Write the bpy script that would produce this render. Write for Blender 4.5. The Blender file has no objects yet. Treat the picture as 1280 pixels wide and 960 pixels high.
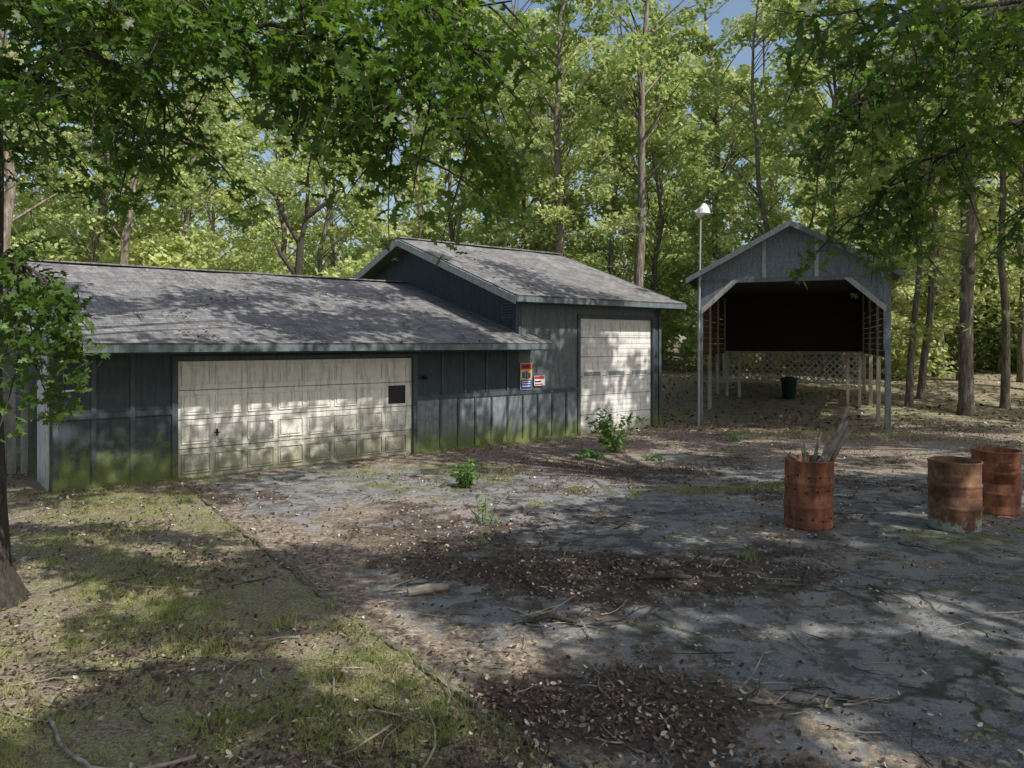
import bpy, math, random
import numpy as np
from mathutils import Vector, Matrix, noise as mn
random.seed(7); np.random.seed(7)
R=random.random
def U(a,b): return a+(b-a)*R()
scene=bpy.context.scene
scene.view_settings.view_transform='Standard'; scene.view_settings.look='None'; scene.view_settings.exposure=0

# ------------------------------------------------------------------ materials
class M:
    def __init__(s,name):
        s.m=bpy.data.materials.new(name); s.m.use_nodes=True
        s.t=s.m.node_tree; s.n=s.t.nodes; s.l=s.t.links
        s.b=s.n['Principled BSDF']; s.out=s.n['Material Output']
        s.tc=s.n.new('ShaderNodeTexCoord')
    def set(s,sock,v):
        if hasattr(v,'is_output') : s.l.new(v,sock)
        elif isinstance(v,tuple): sock.default_value=(v+(1,))[:4] if len(v)==3 and len(sock.default_value)==4 else v
        else: sock.default_value=v
    def noise(s,scale,detail=4,rough=.6,vec=None,dist=0):
        n=s.n.new('ShaderNodeTexNoise'); n.inputs['Scale'].default_value=scale; n.inputs['Detail'].default_value=detail
        n.inputs['Roughness'].default_value=rough; n.inputs['Distortion'].default_value=dist
        s.l.new(vec if vec else s.tc.outputs['Object'],n.inputs['Vector']); return n.outputs['Fac']
    def map(s,scale=(1,1,1),rot=(0,0,0),vec=None):
        n=s.n.new('ShaderNodeMapping'); n.inputs['Scale'].default_value=scale; n.inputs['Rotation'].default_value=rot
        s.l.new(vec if vec else s.tc.outputs['Object'],n.inputs['Vector']); return n.outputs['Vector']
    def ramp(s,fac,stops):
        n=s.n.new('ShaderNodeValToRGB'); s.l.new(fac,n.inputs['Fac']); e=n.color_ramp.elements
        while len(e)<len(stops): e.new(.5)
        for i,(p,c) in enumerate(stops):
            e[i].position=p; e[i].color=(c,c,c,1) if not isinstance(c,tuple) else c+(1,)
        return n.outputs['Color']
    def mix(s,f,a,b,mode='MIX'):
        n=s.n.new('ShaderNodeMix'); n.data_type='RGBA'; n.blend_type=mode
        s.set(n.inputs[0],f); s.set(n.inputs[6],a); s.set(n.inputs[7],b); return n.outputs[2]
    def math(s,op,a,b=0.0,clamp=False):
        n=s.n.new('ShaderNodeMath'); n.operation=op; n.use_clamp=clamp
        s.set(n.inputs[0],a); s.set(n.inputs[1],b); return n.outputs[0]
    def sep(s,vec=None):
        n=s.n.new('ShaderNodeSeparateXYZ'); s.l.new(vec if vec else s.tc.outputs['Object'],n.inputs[0]); return n.outputs
    def col(s,c): s.set(s.b.inputs['Base Color'],c)
    def rough(s,v): s.set(s.b.inputs['Roughness'],v)
    def bump(s,h,strength=.4,dist=.02):
        n=s.n.new('ShaderNodeBump'); n.inputs['Strength'].default_value=strength; n.inputs['Distance'].default_value=dist
        s.l.new(h,n.inputs['Height']); s.l.new(n.outputs[0],s.b.inputs['Normal'])
    def attr(s,name):
        n=s.n.new('ShaderNodeAttribute'); n.attribute_name=name
        x=s.n.new('ShaderNodeSeparateColor'); s.l.new(n.outputs['Color'],x.inputs[0]); return x.outputs

def leafmat(name,stops,trans,tw=.45,nscale=.35,gloss=False,ns2=None):
    m=M(name); g=m.n.new('ShaderNodeNewGeometry')
    f=m.math('MULTIPLY',g.outputs['Random Per Island'],.35)
    f=m.math('ADD',f,m.math('MULTIPLY',m.noise(nscale,0),.6))
    if ns2: f=m.math('ADD',f,m.math('MULTIPLY',m.math('SUBTRACT',m.noise(ns2,0),.5),.9),True)
    c=m.ramp(f,stops)
    if gloss: m.col(c); m.rough(.45); m.b.inputs['Specular IOR Level'].default_value=.4; sh=m.b.outputs[0]
    else:
        df=m.n.new('ShaderNodeBsdfDiffuse'); m.l.new(c,df.inputs['Color']); sh=df.outputs[0]
    tr=m.n.new('ShaderNodeBsdfTranslucent'); m.l.new(m.mix(1.0,c,trans,'MULTIPLY'),tr.inputs['Color'])
    ms=m.n.new('ShaderNodeMixShader'); ms.inputs[0].default_value=tw
    m.l.new(sh,ms.inputs[1]); m.l.new(tr.outputs[0],ms.inputs[2]); m.l.new(ms.outputs[0],m.out.inputs[0]); return m.m
FOREST=leafmat('forest_leaves',[(.1,(.18,.235,.09)),(.35,(.35,.42,.17)),(.65,(.53,.57,.27)),(.95,(.7,.71,.44))],(1.25,1.3,1.0),.45,.5,ns2=.11)
OAK=leafmat('oak_leaves',[(.1,(.038,.078,.018)),(.5,(.08,.145,.03)),(.9,(.18,.26,.06))],(1.9,2.0,.9),.4,.8,True)
SHADEL=leafmat('shade_leaves',[(.1,(.05,.09,.02)),(.9,(.12,.17,.05))],(1.3,1.4,.8),.3,.8)
WEED=leafmat('weed_leaves',[(.1,(.08,.17,.045)),(.9,(.19,.31,.08))],(1.5,1.6,.8),.35,3,True)
GRASS=leafmat('grass_blades',[(.1,(.16,.215,.055)),(.5,(.3,.34,.11)),(.9,(.52,.48,.24))],(1.3,1.3,.8),.3,1.2)

def litter(name,stops):
    m=M(name); g=m.n.new('ShaderNodeNewGeometry'); m.col(m.ramp(g.outputs['Random Per Island'],stops)); m.rough(.8); return m.m
LITTER=litter('dead_leaves',[(0,(.03,.02,.015)),(.45,(.1,.065,.042)),(.78,(.22,.15,.095)),(.94,(.45,.36,.25)),(1,(.7,.65,.55))])

m=M('bark'); v=m.map((6,6,1.2)); n=m.noise(2.2,3,.7,v)
m.col(m.ramp(n,[(.3,(.07,.057,.045)),(.55,(.21,.18,.145)),(.75,(.4,.36,.3))])); m.rough(.95); m.bump(n,.9,.05); BARK=m.m
m=M('dark_bark'); v=m.map((7,7,1.5)); n=m.noise(2.5,4,.7,v)
m.col(m.ramp(n,[(.3,(.02,.017,.014)),(.6,(.07,.058,.046)),(.8,(.14,.125,.09))])); m.rough(.95); m.bump(n,1,.06); DBARK=m.m
m=M('dead_stick'); n=m.noise(9,2); m.col(m.ramp(n,[(.3,(.14,.11,.08)),(.7,(.46,.4,.32))])); m.rough(.9); STICK=m.m

m=M('soil_and_thin_grass')
n1=m.noise(.55,3,.65); n2=m.noise(4,5,.7); n3=m.noise(38,3,.75)
soil=m.ramp(n2,[(.3,(.13,.1,.07)),(.5,(.27,.215,.155)),(.68,(.5,.43,.33))])
spk=m.ramp(n3,[(.35,(.05,.038,.03)),(.5,(.22,.17,.125)),(.72,(.62,.54,.43))])
c=m.mix(.55,soil,spk)
gr=m.ramp(n3,[(.3,(.08,.1,.035)),(.5,(.21,.235,.08)),(.7,(.42,.41,.2))])
c=m.mix(m.ramp(m.math('ADD',m.math('MULTIPLY',n1,.4),m.math('MULTIPLY',n2,.6)),[(.46,0.0),(.6,.8)]),c,gr)
m.col(c); m.rough(.95); m.bump(m.math('ADD',n2,m.math('MULTIPLY',n3,.6)),.9,.05); GROUND=m.m

m=M('old_asphalt')
a=m.attr('mask'); n2=m.noise(3,5,.7); n3=m.noise(60,2,.8); n4=m.noise(.9,3,.65); n5=m.noise(14,4,.75)
asp=m.ramp(n3,[(.3,(.1,.105,.11)),(.5,(.165,.169,.175)),(.75,(.32,.32,.315))])
asp=m.mix(m.ramp(n4,[(.4,.0),(.6,.65)]),asp,(.29,.28,.26))
asp=m.mix(m.ramp(n2,[(.48,0.),(.55,.75)]),asp,(.065,.061,.058))
vo=m.n.new('ShaderNodeTexVoronoi'); vo.feature='DISTANCE_TO_EDGE'; vo.inputs['Scale'].default_value=.5
dn=m.n.new('ShaderNodeTexNoise'); dn.inputs['Scale'].default_value=1.2; dn.inputs['Detail'].default_value=4; m.l.new(m.tc.outputs['Object'],dn.inputs['Vector'])
vv=m.mix(.9,m.tc.outputs['Object'],dn.outputs['Color'],'ADD'); m.l.new(vv,vo.inputs['Vector'])
crack=m.ramp(vo.outputs['Distance'],[(.006,1.0),(.018,0.0)])
asp=m.mix(m.math('MULTIPLY',crack,m.ramp(n4,[(.4,.1),(.5,.9)])),asp,(.04,.045,.025))
dirt=m.ramp(n5,[(.3,(.06,.045,.034)),(.48,(.19,.148,.11)),(.6,(.36,.3,.23)),(.75,(.62,.55,.45))])
dk=m.ramp(n5,[(.3,(.022,.017,.014)),(.55,(.08,.058,.045)),(.8,(.28,.21,.155))])
moss=m.ramp(n5,[(.3,(.05,.06,.02)),(.6,(.18,.205,.06)),(.8,(.35,.35,.14))])
def cover(ch,lo=.45,hi=.55): 
    f=m.math('ADD',ch,m.math('MULTIPLY',m.math('SUBTRACT',m.math('ADD',m.math('MULTIPLY',n2,.5),m.math('MULTIPLY',n5,.5)),.5),2.4)); return m.ramp(f,[(lo,0.),(hi,1.)])
c=m.mix(cover(a[0]),asp,dirt); c=m.mix(m.math('MULTIPLY',cover(a[2]),.92),c,dk); c=m.mix(m.math('MULTIPLY',cover(a[1]),.72),c,moss)
m.col(c); m.rough(.9); m.bump(m.math('ADD',m.math('MULTIPLY',n3,.35),n5),.8,.02); ASPH=m.m

m=M('weathered_concrete'); n=m.noise(12,3,.7); m.col(m.ramp(n,[(.35,(.06,.05,.04)),(.7,(.24,.22,.18))])); m.rough(.95); m.bump(n,.6,.02); CONC=m.m

def paint(name,c1,c2,algae=.0,az=.35,streak=True,bs=.3,texs=5,alg=(.13,.16,.04)):
    m=M(name); n=m.noise(texs,4,.7); ns=m.noise(3,3,.7,m.map((5,5,.5))); nf=m.noise(45,2,.7)
    c=m.mix(m.ramp(n,[(.3,0.),(.7,1.)]),c1,c2)
    c=m.mix(m.ramp(ns,[(.48,0.),(.7,.6)]),c,tuple(x*.4 for x in c1))
    c=m.mix(m.ramp(nf,[(.62,0.),(.75,.35)]),c,tuple(min(1,x*1.8) for x in c2))
    if algae>0:
        z=m.sep()[2]; f=m.math('SUBTRACT',1.0,m.math('DIVIDE',z,az))
        f=m.math('ADD',f,m.math('MULTIPLY',m.math('SUBTRACT',m.math('ADD',n,m.math('MULTIPLY',nf,.3)),.65),2.4))
        c=m.mix(m.math('MULTIPLY',m.ramp(f,[(.1,0.),(.75,1.)]),algae),c,alg)
    m.col(c); m.rough(.75); m.bump(m.math('ADD',nf,ns),bs,.01); return m.m
WALL=paint('slate_painted_siding',(.028,.044,.052),(.05,.07,.08),.92,.85)
WALLW=paint('weathered_siding',(.11,.135,.155),(.28,.31,.33),.95,.65)
STUC=paint('rough_siding',(.085,.11,.12),(.15,.178,.19),.3,.3,bs=1,texs=12)
TRIM=paint('slate_trim',(.042,.06,.07),(.08,.103,.114),.8,.6)
LTRIM=paint('pale_trim',(.09,.12,.135),(.16,.195,.21))
RTRIM=paint('grey_rake_trim',(.3,.33,.32),(.42,.44,.42))
SHEDW=paint('blue_grey_board',(.11,.145,.17),(.22,.26,.29),bs=1,texs=14)
DOOR=paint('off_white_door',(.7,.69,.63),(.84,.83,.78),.85,1.0,alg=(.2,.205,.12))
DOORT=paint('roll_door_white',(.62,.62,.59),(.8,.8,.77),.6,.5,alg=(.24,.23,.14))
WHITE=paint('white_paint',(.6,.6,.56),(.75,.75,.72),.3,.4)
FENCE=paint('grey_fence_wood',(.26,.24,.22),(.44,.42,.38))
POST=paint('pale_post_wood',(.36,.31,.23),(.55,.5,.41),.3,.5)
GPOST=paint('grey_post_paint',(.16,.18,.185),(.28,.3,.3),.4,.5)
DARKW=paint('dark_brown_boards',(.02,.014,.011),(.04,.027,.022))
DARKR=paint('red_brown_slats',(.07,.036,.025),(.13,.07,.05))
LATT=paint('lattice_wood',(.42,.4,.38),(.58,.56,.54))
GREENP=paint('green_plastic',(.012,.045,.03),(.02,.06,.042))
def plain(name,c,r=.5,metal=0):
    m=M(name); n=m.noise(20,2); m.col(m.mix(m.ramp(n,[(.4,0.),(.8,.35)]),c,tuple(x*.6 for x in c))); m.rough(r); m.b.inputs['Metallic'].default_value=metal; return m.m
BLACK=plain('dark_void',(.008,.008,.01),.6); RED=plain('sign_red',(.5,.03,.03)); YEL=plain('sign_yellow',(.85,.6,.03)); BLU=plain('sign_blue',(.03,.06,.35))
WHI=plain('sign_white',(.8,.8,.8)); GALV=plain('galvanised',(.4,.41,.41),.5,.2); GLASS=plain('dusty_glass',(.22,.27,.28),.12)

m=M('asphalt_shingles'); br=m.n.new('ShaderNodeTexBrick'); m.l.new(m.tc.outputs['Object'],br.inputs['Vector'])
br.inputs['Scale'].default_value=1; br.inputs['Brick Width'].default_value=.3; br.inputs['Row Height'].default_value=.14; br.inputs['Mortar Size'].default_value=.012
br.inputs['Color1'].default_value=(.085,.082,.09,1); br.inputs['Color2'].default_value=(.24,.232,.238,1); br.inputs['Mortar'].default_value=(.02,.02,.02,1); br.offset=.5
n=m.noise(1.2,4,.7); n2=m.noise(70,2,.8); c=m.mix(m.ramp(n,[(.44,0.),(.68,.5)]),br.outputs['Color'],(.34,.33,.3))
ns=m.noise(2.5,4,.7,m.map((2.5,.5,1)))
c=m.mix(m.ramp(ns,[(.48,0.),(.6,.78)]),c,(.055,.05,.053)); c=m.mix(.22,c,m.ramp(n2,[(.3,.03),(.7,.5)]))
m.col(c); m.rough(.85); m.bump(m.math('ADD',br.outputs['Fac'],m.math('MULTIPLY',n2,-.8)),-.7,.018); SHING=m.m

m=M('rust'); n=m.noise(5,5,.7); n2=m.noise(30,3,.7)
c=m.ramp(n,[(.3,(.12,.042,.024)),(.5,(.33,.12,.055)),(.65,(.46,.2,.095)),(.8,(.56,.32,.18))]); c=m.mix(m.ramp(n2,[(.5,0.),(.7,.6)]),c,(.08,.04,.03))
c=m.mix(m.ramp(m.noise(2.5,4,.6,m.map((3,3,.5))),[(.48,0.),(.65,.75)]),c,(.09,.04,.032))
m.col(c); m.rough(.8); m.b.inputs['Metallic'].default_value=.1; m.bump(n2,.3,.006); RUST=m.m
m=M('rust_old_paint'); n=m.noise(5,5,.7); n2=m.noise(30,3,.7); z=m.sep()[2]
c=m.ramp(n,[(.3,(.07,.034,.024)),(.5,(.19,.09,.05)),(.65,(.33,.18,.1)),(.8,(.48,.34,.22))]) 
f=m.math('ADD',m.math('SUBTRACT',.14,z),m.math('MULTIPLY',m.math('SUBTRACT',n,.5),.9))
c=m.mix(m.ramp(f,[(0.0,0.),(.06,.9)]),c,m.ramp(n2,[(.4,(.17,.25,.2)),(.6,(.4,.43,.37))])); m.col(c); m.rough(.8); m.bump(n2,.3,.006); RUST2=m.m

# ------------------------------------------------------------------ mesh builder
class MB:
    def __init__(s): s.v=[];s.f=[];s.mi=[];s.mats=[]
    def mat(s,m):
        if m not in s.mats: s.mats.append(m)
        return s.mats.index(m)
    def face(s,pts,m):
        b=len(s.v); s.v+= [tuple(p) for p in pts]; s.f.append(tuple(range(b,b+len(pts)))); s.mi.append(s.mat(m))
    def box(s,x0,x1,y0,y1,z0,z1,m):
        b=len(s.v); s.v+=[(x0,y0,z0),(x1,y0,z0),(x1,y1,z0),(x0,y1,z0),(x0,y0,z1),(x1,y0,z1),(x1,y1,z1),(x0,y1,z1)]
        for q in [(0,3,2,1),(4,5,6,7),(0,1,5,4),(1,2,6,5),(2,3,7,6),(3,0,4,7)]: s.f.append(tuple(b+i for i in q)); s.mi.append(s.mat(m))
    def prism(s,poly,vec,m):
        n=len(poly); b=len(s.v); vec=Vector(vec); s.v+=[tuple(p) for p in poly]+[tuple(Vector(p)+vec) for p in poly]
        k=s.mat(m); s.f.append(tuple(b+i for i in range(n))[::-1]); s.f.append(tuple(b+n+i for i in range(n))); s.mi+=[k,k]
        for i in range(n):
            j=(i+1)%n; s.f.append((b+i,b+j,b+n+j,b+n+i)); s.mi.append(k)
    def beam(s,p,q,w,h,m,up=(0,0,1)):
        p=Vector(p);q=Vector(q);d=(q-p).normalized(); a=d.cross(Vector(up))
        if a.length<1e-4: a=d.cross(Vector((0,1,0)))
        a.normalize(); b2=a.cross(d).normalized(); a=a*w/2;b2=b2*h/2
        s.prism([p-a-b2,p+a-b2,p+a+b2,p-a+b2],q-p,m)
    def tube(s,pts,rad,n,m,cap=True):
        pts=[Vector(p) for p in pts]; b=len(s.v); k=s.mat(m)
        for i,p in enumerate(pts):
            d=(pts[min(i+1,len(pts)-1)]-pts[max(i-1,0)]).normalized()
            a=d.cross(Vector((.13,.97,.2)) if abs(d.z)>.7 else Vector((0,0,1))).normalized(); c=d.cross(a)
            for j in range(n):
                t=2*math.pi*j/n; s.v.append(tuple(p+(a*math.cos(t)+c*math.sin(t))*rad[i]))
        for i in range(len(pts)-1):
            for j in range(n):
                s.f.append((b+i*n+j,b+i*n+(j+1)%n,b+(i+1)*n+(j+1)%n,b+(i+1)*n+j)); s.mi.append(k)
        if cap:
            s.f.append(tuple(b+j for j in range(n))); s.f.append(tuple(b+(len(pts)-1)*n+j for j in range(n))[::-1]); s.mi+=[k,k]
    def lathe(s,prof,n,m,c=(0,0,0)):
        b=len(s.v);k=s.mat(m)
        for r,z in prof:
            for j in range(n): t=2*math.pi*j/n; s.v.append((c[0]+r*math.cos(t),c[1]+r*math.sin(t),c[2]+z))
        for i in range(len(prof)-1):
            for j in range(n): s.f.append((b+i*n+j,b+i*n+(j+1)%n,b+(i+1)*n+(j+1)%n,b+(i+1)*n+j)); s.mi.append(k)
    def leaves(s,C,size,m,up=.8,shape=None,aspect=.58,fold=0.):
        N=len(C)
        if N==0: return
        nr=np.random.normal(size=(N,3)); nr[:,2]=np.abs(nr[:,2])*1+up; nr/=np.linalg.norm(nr,axis=1)[:,None]
        t=np.random.normal(size=(N,3)); a=np.cross(nr,t); a/=np.linalg.norm(a,axis=1)[:,None]; c=np.cross(nr,a)
        if shape is None: shape=[(1,0),(.0,aspect),(-1,0),(.0,-aspect)]
        sz=np.asarray(size)*np.ones(N); k=len(shape)
        V=np.zeros((N,k,3))
        for i,(px,py) in enumerate(shape): V[:,i]=C+a*(px*sz)[:,None]+c*(py*sz)[:,None]+nr*(fold*(px*px+py*py)*sz)[:,None]
        b=len(s.v); s.v+=list(map(tuple,V.reshape(-1,3)));
        idx=(np.arange(N*k).reshape(N,k)+b); s.f+=list(map(tuple,idx.tolist())); s.mi+=[s.mat(m)]*N
    def mesh(s,name,smooth=False):
        me=bpy.data.meshes.new(name); me.from_pydata(s.v,[],s.f)
        for x in s.mats: me.materials.append(x)
        me.polygons.foreach_set('material_index',s.mi)
        if smooth: me.polygons.foreach_set('use_smooth',[True]*len(s.f))
        me.update(); return me
    def obj(s,name,parent=None,matrix=None,smooth=False,bevel=0):
        return put(name,s.mesh(name,smooth),parent,matrix,bevel)
def put(name,me,parent=None,matrix=None,bevel=0):
    o=bpy.data.objects.new(name,me); scene.collection.objects.link(o)
    if parent: o.parent=parent
    if matrix: o.matrix_local=matrix
    if bevel:
        b=o.modifiers.new('b','BEVEL'); b.width=bevel; b.segments=2; b.limit_method='ANGLE'
    return o
def empty(name,matrix=None):
    e=bpy.data.objects.new(name,None); scene.collection.objects.link(e)
    if matrix: e.matrix_local=matrix
    return e
def T(x,y,z=0,rz=0,s=1): return Matrix.Translation((x,y,z))@Matrix.Rotation(rz,4,'Z')@Matrix.Scale(s,4)

# ------------------------------------------------------------------ terrain
EDGE=[(9.0,-8.6),(.273,4.235),(-.45,5.23),(-1.61,6.83),(-3.55,9.62),(-5.5,12.6)]
def edge_x(y):
    E=EDGE
    for (x0,y0),(x1,y1) in zip(E,E[1:]):
        if y0<=y<=y1: t=(y-y0)/(y1-y0); return x0+(x1-x0)*t
    return E[0][0] if y<E[0][1] else E[-1][0]
def wall_x(y): return -5.83+(y-12.98)*1.213
def xl(y): return edge_x(y)+.06*mn.noise((0,y*1.3,0))+.04*mn.noise((0,y*5,3)) if y<12.6 else max(-5.5,wall_x(y)-.1)
def xr(y): return 12.5+1.2*mn.noise((3,y*.4,0))
def ss(a,b,x):
    t=min(1,max(0,(x-a)/(b-a))); return t*t*(3-2*t)
def inside_drive(x,y): return -8<y<21.5 and xl(y)<x<xr(y)
def h(x,y):
    z=1.0*ss(20,31,y)+.03*max(0,y-31)
    near=ss(0,3,max(0,(xl(min(21.4,max(-7.9,y)))-x),(x-xr(y)),(y-21)))
    z+=near*.12*mn.noise((x*.35,y*.35,0))+.012*mn.noise((x*2,y*2,5)) 
    if x<xl(min(21,max(-7.9,y))): z+=.02
    return z
def coords(lo,hi,step,far):
    a=list(np.arange(lo,hi+.01,step)); x=hi;st=step
    while x<far: st*=1.25; x+=st; a.append(x)
    x=lo;st=step
    while x>-far: st*=1.25; x-=st; a.insert(0,x)
    return a
xs=coords(-14,18,.3,260); ys=coords(0,34,.3,260)
g=MB(); W=len(xs)
for y in ys:
    for x in xs:
        z=h(x,y)
        if inside_drive(x,y): z-=.05*min(1,(x-xl(y))/.15) if x-xl(y)<.15 else .05
        g.v.append((x,y,z))
k=g.mat(GROUND)
for j in range(len(ys)-1):
    for i in range(W-1): g.f.append((j*W+i,j*W+i+1,(j+1)*W+i+1,(j+1)*W+i)); g.mi.append(k)
g.obj('ground',smooth=True)

def blob(x,y,cx,cy,rx,ry): return math.exp(-(((x-cx)/rx)**2+((y-cy)/ry)**2))
def masks(x,y):
    e=x-xl(y); fb=mn.fractal((x*.45,y*.45,1),1,2,4); fb2=mn.fractal((x*.6,y*.6,9),1,2,4)
    d=.27+.45*fb+.75*math.exp(-e/.45)+.6*ss(12.5,17,y)+.45*blob(x,y,-2.5,9.5,1.6,1.8)+.3*blob(x,y,1.5,5,2,.8)
    if y>20.3: d+=1
    if x>xr(y)-1: d+=1
    k=.23+.5*fb2+.75*blob(x,y,.7,7.8,1.3,.8)+.6*blob(x,y,.2,4.9,1.2,.5)+.45*blob(x,y,-1,9.5,1.8,1.2)+.35*blob(x,y,3.4,8.6,1.2,.5)+.4*blob(x,y,2,13.5,3.5,1.8)
    g_=.08+.35*mn.fractal((x*.8,y*.8,20),1,2,4)+.45*blob(x,y,6.0,8.4,2,1.6)+.5*blob(x,y,-1.8,12.3,2.4,.5)+.55*blob(x,y,3.7,12.2,1.8,.3)+.4*blob(x,y,-1,14.5,3,.5)
    return d,g_,k
rows=list(np.arange(-8,21.4,.14)); NC=120
d=MB(); colr=[]
for y in rows:
    a,b=xl(y),xr(y)
    for i in range(NC+1):
        t=(i/NC); x=a+(b-a)*t
        d.v.append((x,y,h(x,y)+.004)); mk=masks(x,y); colr+= [min(1,max(0,mk[0])),min(1,max(0,mk[1])),min(1,max(0,mk[2])),1]
k=d.mat(ASPH)
for j in range(len(rows)-1):
    for i in range(NC): q=j*(NC+1)+i; d.f.append((q,q+1,q+NC+2,q+NC+1)); d.mi.append(k)
do=d.obj('driveway',smooth=True)
at=do.data.color_attributes.new('mask','FLOAT_COLOR','POINT'); at.data.foreach_set('color',colr)
kb=MB(); y=-7.5
while y<12.4:
    L=U(.5,.9); y1=min(12.45,y+L); 
    p=Vector((xl(y)-.03,y+.03,U(-.02,.0))); q=Vector((xl(y1)-.03,y1,U(-.02,.0))); kb.beam(p,q,U(.05,.07),.06,CONC); y=y1
kb.obj('driveway_edging',bevel=.012)

# ------------------------------------------------------------------ garage
GM=T(-5.83,12.98,0,math.radians(39.5))
G=empty('garage',GM)
w=MB()
S0,ST,D1,TD0,TD1,S1=-1.88,7.76,4.79,9.83,12.69,13.05
def zl(y): return 2.3+(y+.8)*.295 if y<5.2 else 2.3+(11.2-y)*.295
RZ=1.17
w.box(S0,-.09,0,.12,-.1,2.33,WALL)
w.box(-.09,D1+.09,0.002,.12,2.13,2.33,WALL)
w.box(D1+.09,TD0-.08,0,.12,-.1,RZ,WALLW)
w.box(D1+.09,ST,0,.12,RZ,2.33,WALL)
w.box(ST,8.62,0.001,.12,RZ,3.6,STUC); w.box(8.62,TD0-.08,0.001,.12,RZ,3.6,STUC)
w.box(TD0-.08,TD1+.08,0.003,.12,3.1,3.6,STUC)
w.box(TD1+.08,S1,0,.12,-.1,3.6,WALL)
def gable(x,y0,y1,f,m,yr): 
    w.prism([(x,y0,-.1),(x,y1,-.1),(x,y1,f(y1)),(x,yr,f(yr)),(x,y0,f(y0))],(.12,0,0),m)
gable(S0,.12,10.4,lambda y:zl(y)-.06,WALL,5.2)
w.box(S0,ST,10.4,10.52,-.1,2.5,WALL)
def zt(y): return 3.43+(y+.5)*.354 if y<4.8 else 3.43+(10.1-y)*.354
gable(ST,.12,9.6,lambda y:zt(y)-.05,WALL,4.8); gable(S1-.12,.12,9.6,lambda y:zt(y)-.05,WALL,4.8)
w.box(ST,S1,9.6,9.72,-.1,3.6,WALL)
w.obj('walls',G)
t=MB()
for x in [S0+.04,-1.3,-.72]: t.box(x-.04,x+.04,-.024,-.001,0,2.25,TRIM)
t.box(S0,-.1,-.03,-.002,RZ-.02,RZ+.07,TRIM); t.box(S0,-.1,-.028,-.003,.0,.08,TRIM)
for x in np.arange(5.55,ST,.62): t.box(x-.03,x+.03,-.024,-.001,RZ+.07,2.25,TRIM)
for x in np.arange(5.5,TD0-.2,.48): t.box(x-.03,x+.03,-.024,-.001,0,RZ-.02,TRIM)
t.box(D1+.1,TD0-.1,-.032,-.002,RZ-.02,RZ+.07,TRIM); t.box(D1+.1,TD0-.1,-.028,-.003,-.02,.07,WALLW)
t.box(-.1,0,-.035,.06,-.05,2.14,TRIM); t.box(D1,D1+.1,-.035,.06,-.05,2.14,TRIM); t.box(-.1,D1+.1,-.037,.06,2.07,2.16,TRIM)
t.box(TD0-.1,TD0,-.035,.06,-.05,3.1,TRIM); t.box(TD1,TD1+.1,-.035,.06,-.05,3.1,TRIM); t.box(TD0-.1,TD1+.1,-.037,.06,3.03,3.13,TRIM)
t.box(ST-.02,ST+.08,-.03,-.002,2.2,3.5,TRIM); t.box(S1-.09,S1+.02,-.032,.1,0,3.5,TRIM)
t.obj('trim_boards',G,bevel=.004)
dd=MB(); sh=2.07/4
for r in range(4):
    dd.box(.002,D1-.002,.05,.09,r*sh+.006,(r+1)*sh-.006,DOOR)
dd.box(.002,D1-.002,.07,.1,0,2.07,BLACK)
for r in range(4):
    for c in range(8):
        x0=.07+c*.583; x1=x0+.5; z0=r*sh+.085; z1=(r+1)*sh-.085
        if r==2 and c==7: dd.box(x0+.06,x1-.02,.044,.052,z0-.02,z1+.02,BLACK); continue
        for q in [(x0,x1,z0,z0+.018),(x0,x1,z1-.018,z1),(x0,x0+.018,z0+.018,z1-.018),(x1-.018,x1,z0+.018,z1-.018)]: dd.box(q[0],q[1],.028,.052,q[2],q[3],DOOR)
        dd.box(x0+.045,x1-.045,.032,.053,z0+.045,z1-.045,DOOR)
dd.box(.66,.69,.0,.05,.72,.84,BLACK); dd.box(.62,.73,-.005,.005,.77,.79,BLACK)
dd.obj('sectional_door',G,bevel=.004)
dd=MB(); n=6; sh=3.03/n
for r in range(n):
    dd.box(TD0+.002,TD1-.002,.05,.09,r*sh+.007,(r+1)*sh-.007,DOORT)
    for q in range(3):
        z=r*sh+.07+q*.14; dd.box(TD0+.02,TD1-.02,.042,.052,z,z+.085,DOORT)
dd.box(TD0,TD1,.075,.1,0,3.03,BLACK)
for i in range(3):
    x=TD0+.12+i*.93; dd.box(x,x+.72,.026,.05,1.48,1.66,DOORT); dd.box(x+.05,x+.67,.02,.03,1.515,1.625,GLASS)
dd.obj('tall_sectional_door',G,bevel=.005)
def slope(name,x0,x1,y0,z0,y1,z1,th=.07,mt=SHING):
    L=math.hypot(y1-y0,z1-z0); ang=math.atan2(z1-z0,y1-y0); q=MB()
    nx,ny=40,16; X=np.linspace(x0,x1,nx+1); Yy=np.linspace(0,L,ny+1)
    for yy in Yy:
        for xx in X: q.v.append((xx,yy,.03*mn.noise((xx*.7,yy*.7,y0))))
    k=q.mat(mt)
    for j in range(ny):
        for i in range(nx): a=j*(nx+1)+i; q.f.append((a,a+1,a+nx+2,a+nx+1)); q.mi.append(k)
    q.box(x0+.01,x1-.01,.01,L-.01,-th-.03,-.035,TRIM)
    q.box(x0,x1,-.005,.01,-.05,.012,mt)
    q.box(x0-.004,x0+.012,0,L,-.05,.012,mt); q.box(x1-.012,x1+.004,0,L,-.05,.012,mt)
    return q.obj(name,G,Matrix.Translation((0,y0,z0))@Matrix.Rotation(ang,4,'X'))
slope('low_roof_front',-2.4,ST,-.8,2.38,5.2,4.15)
slope('low_roof_return',ST+.01,8.17,-.8,2.38,-.02,2.61)
q=slope('low_roof_back',-2.4,ST,5.2,4.15,11.2,2.38)
slope('tall_roof_front',7.26,13.55,-.5,3.5,4.8,5.38)
slope('tall_roof_back',7.26,13.55,4.8,5.38,10.1,3.5)
f=MB()
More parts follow.
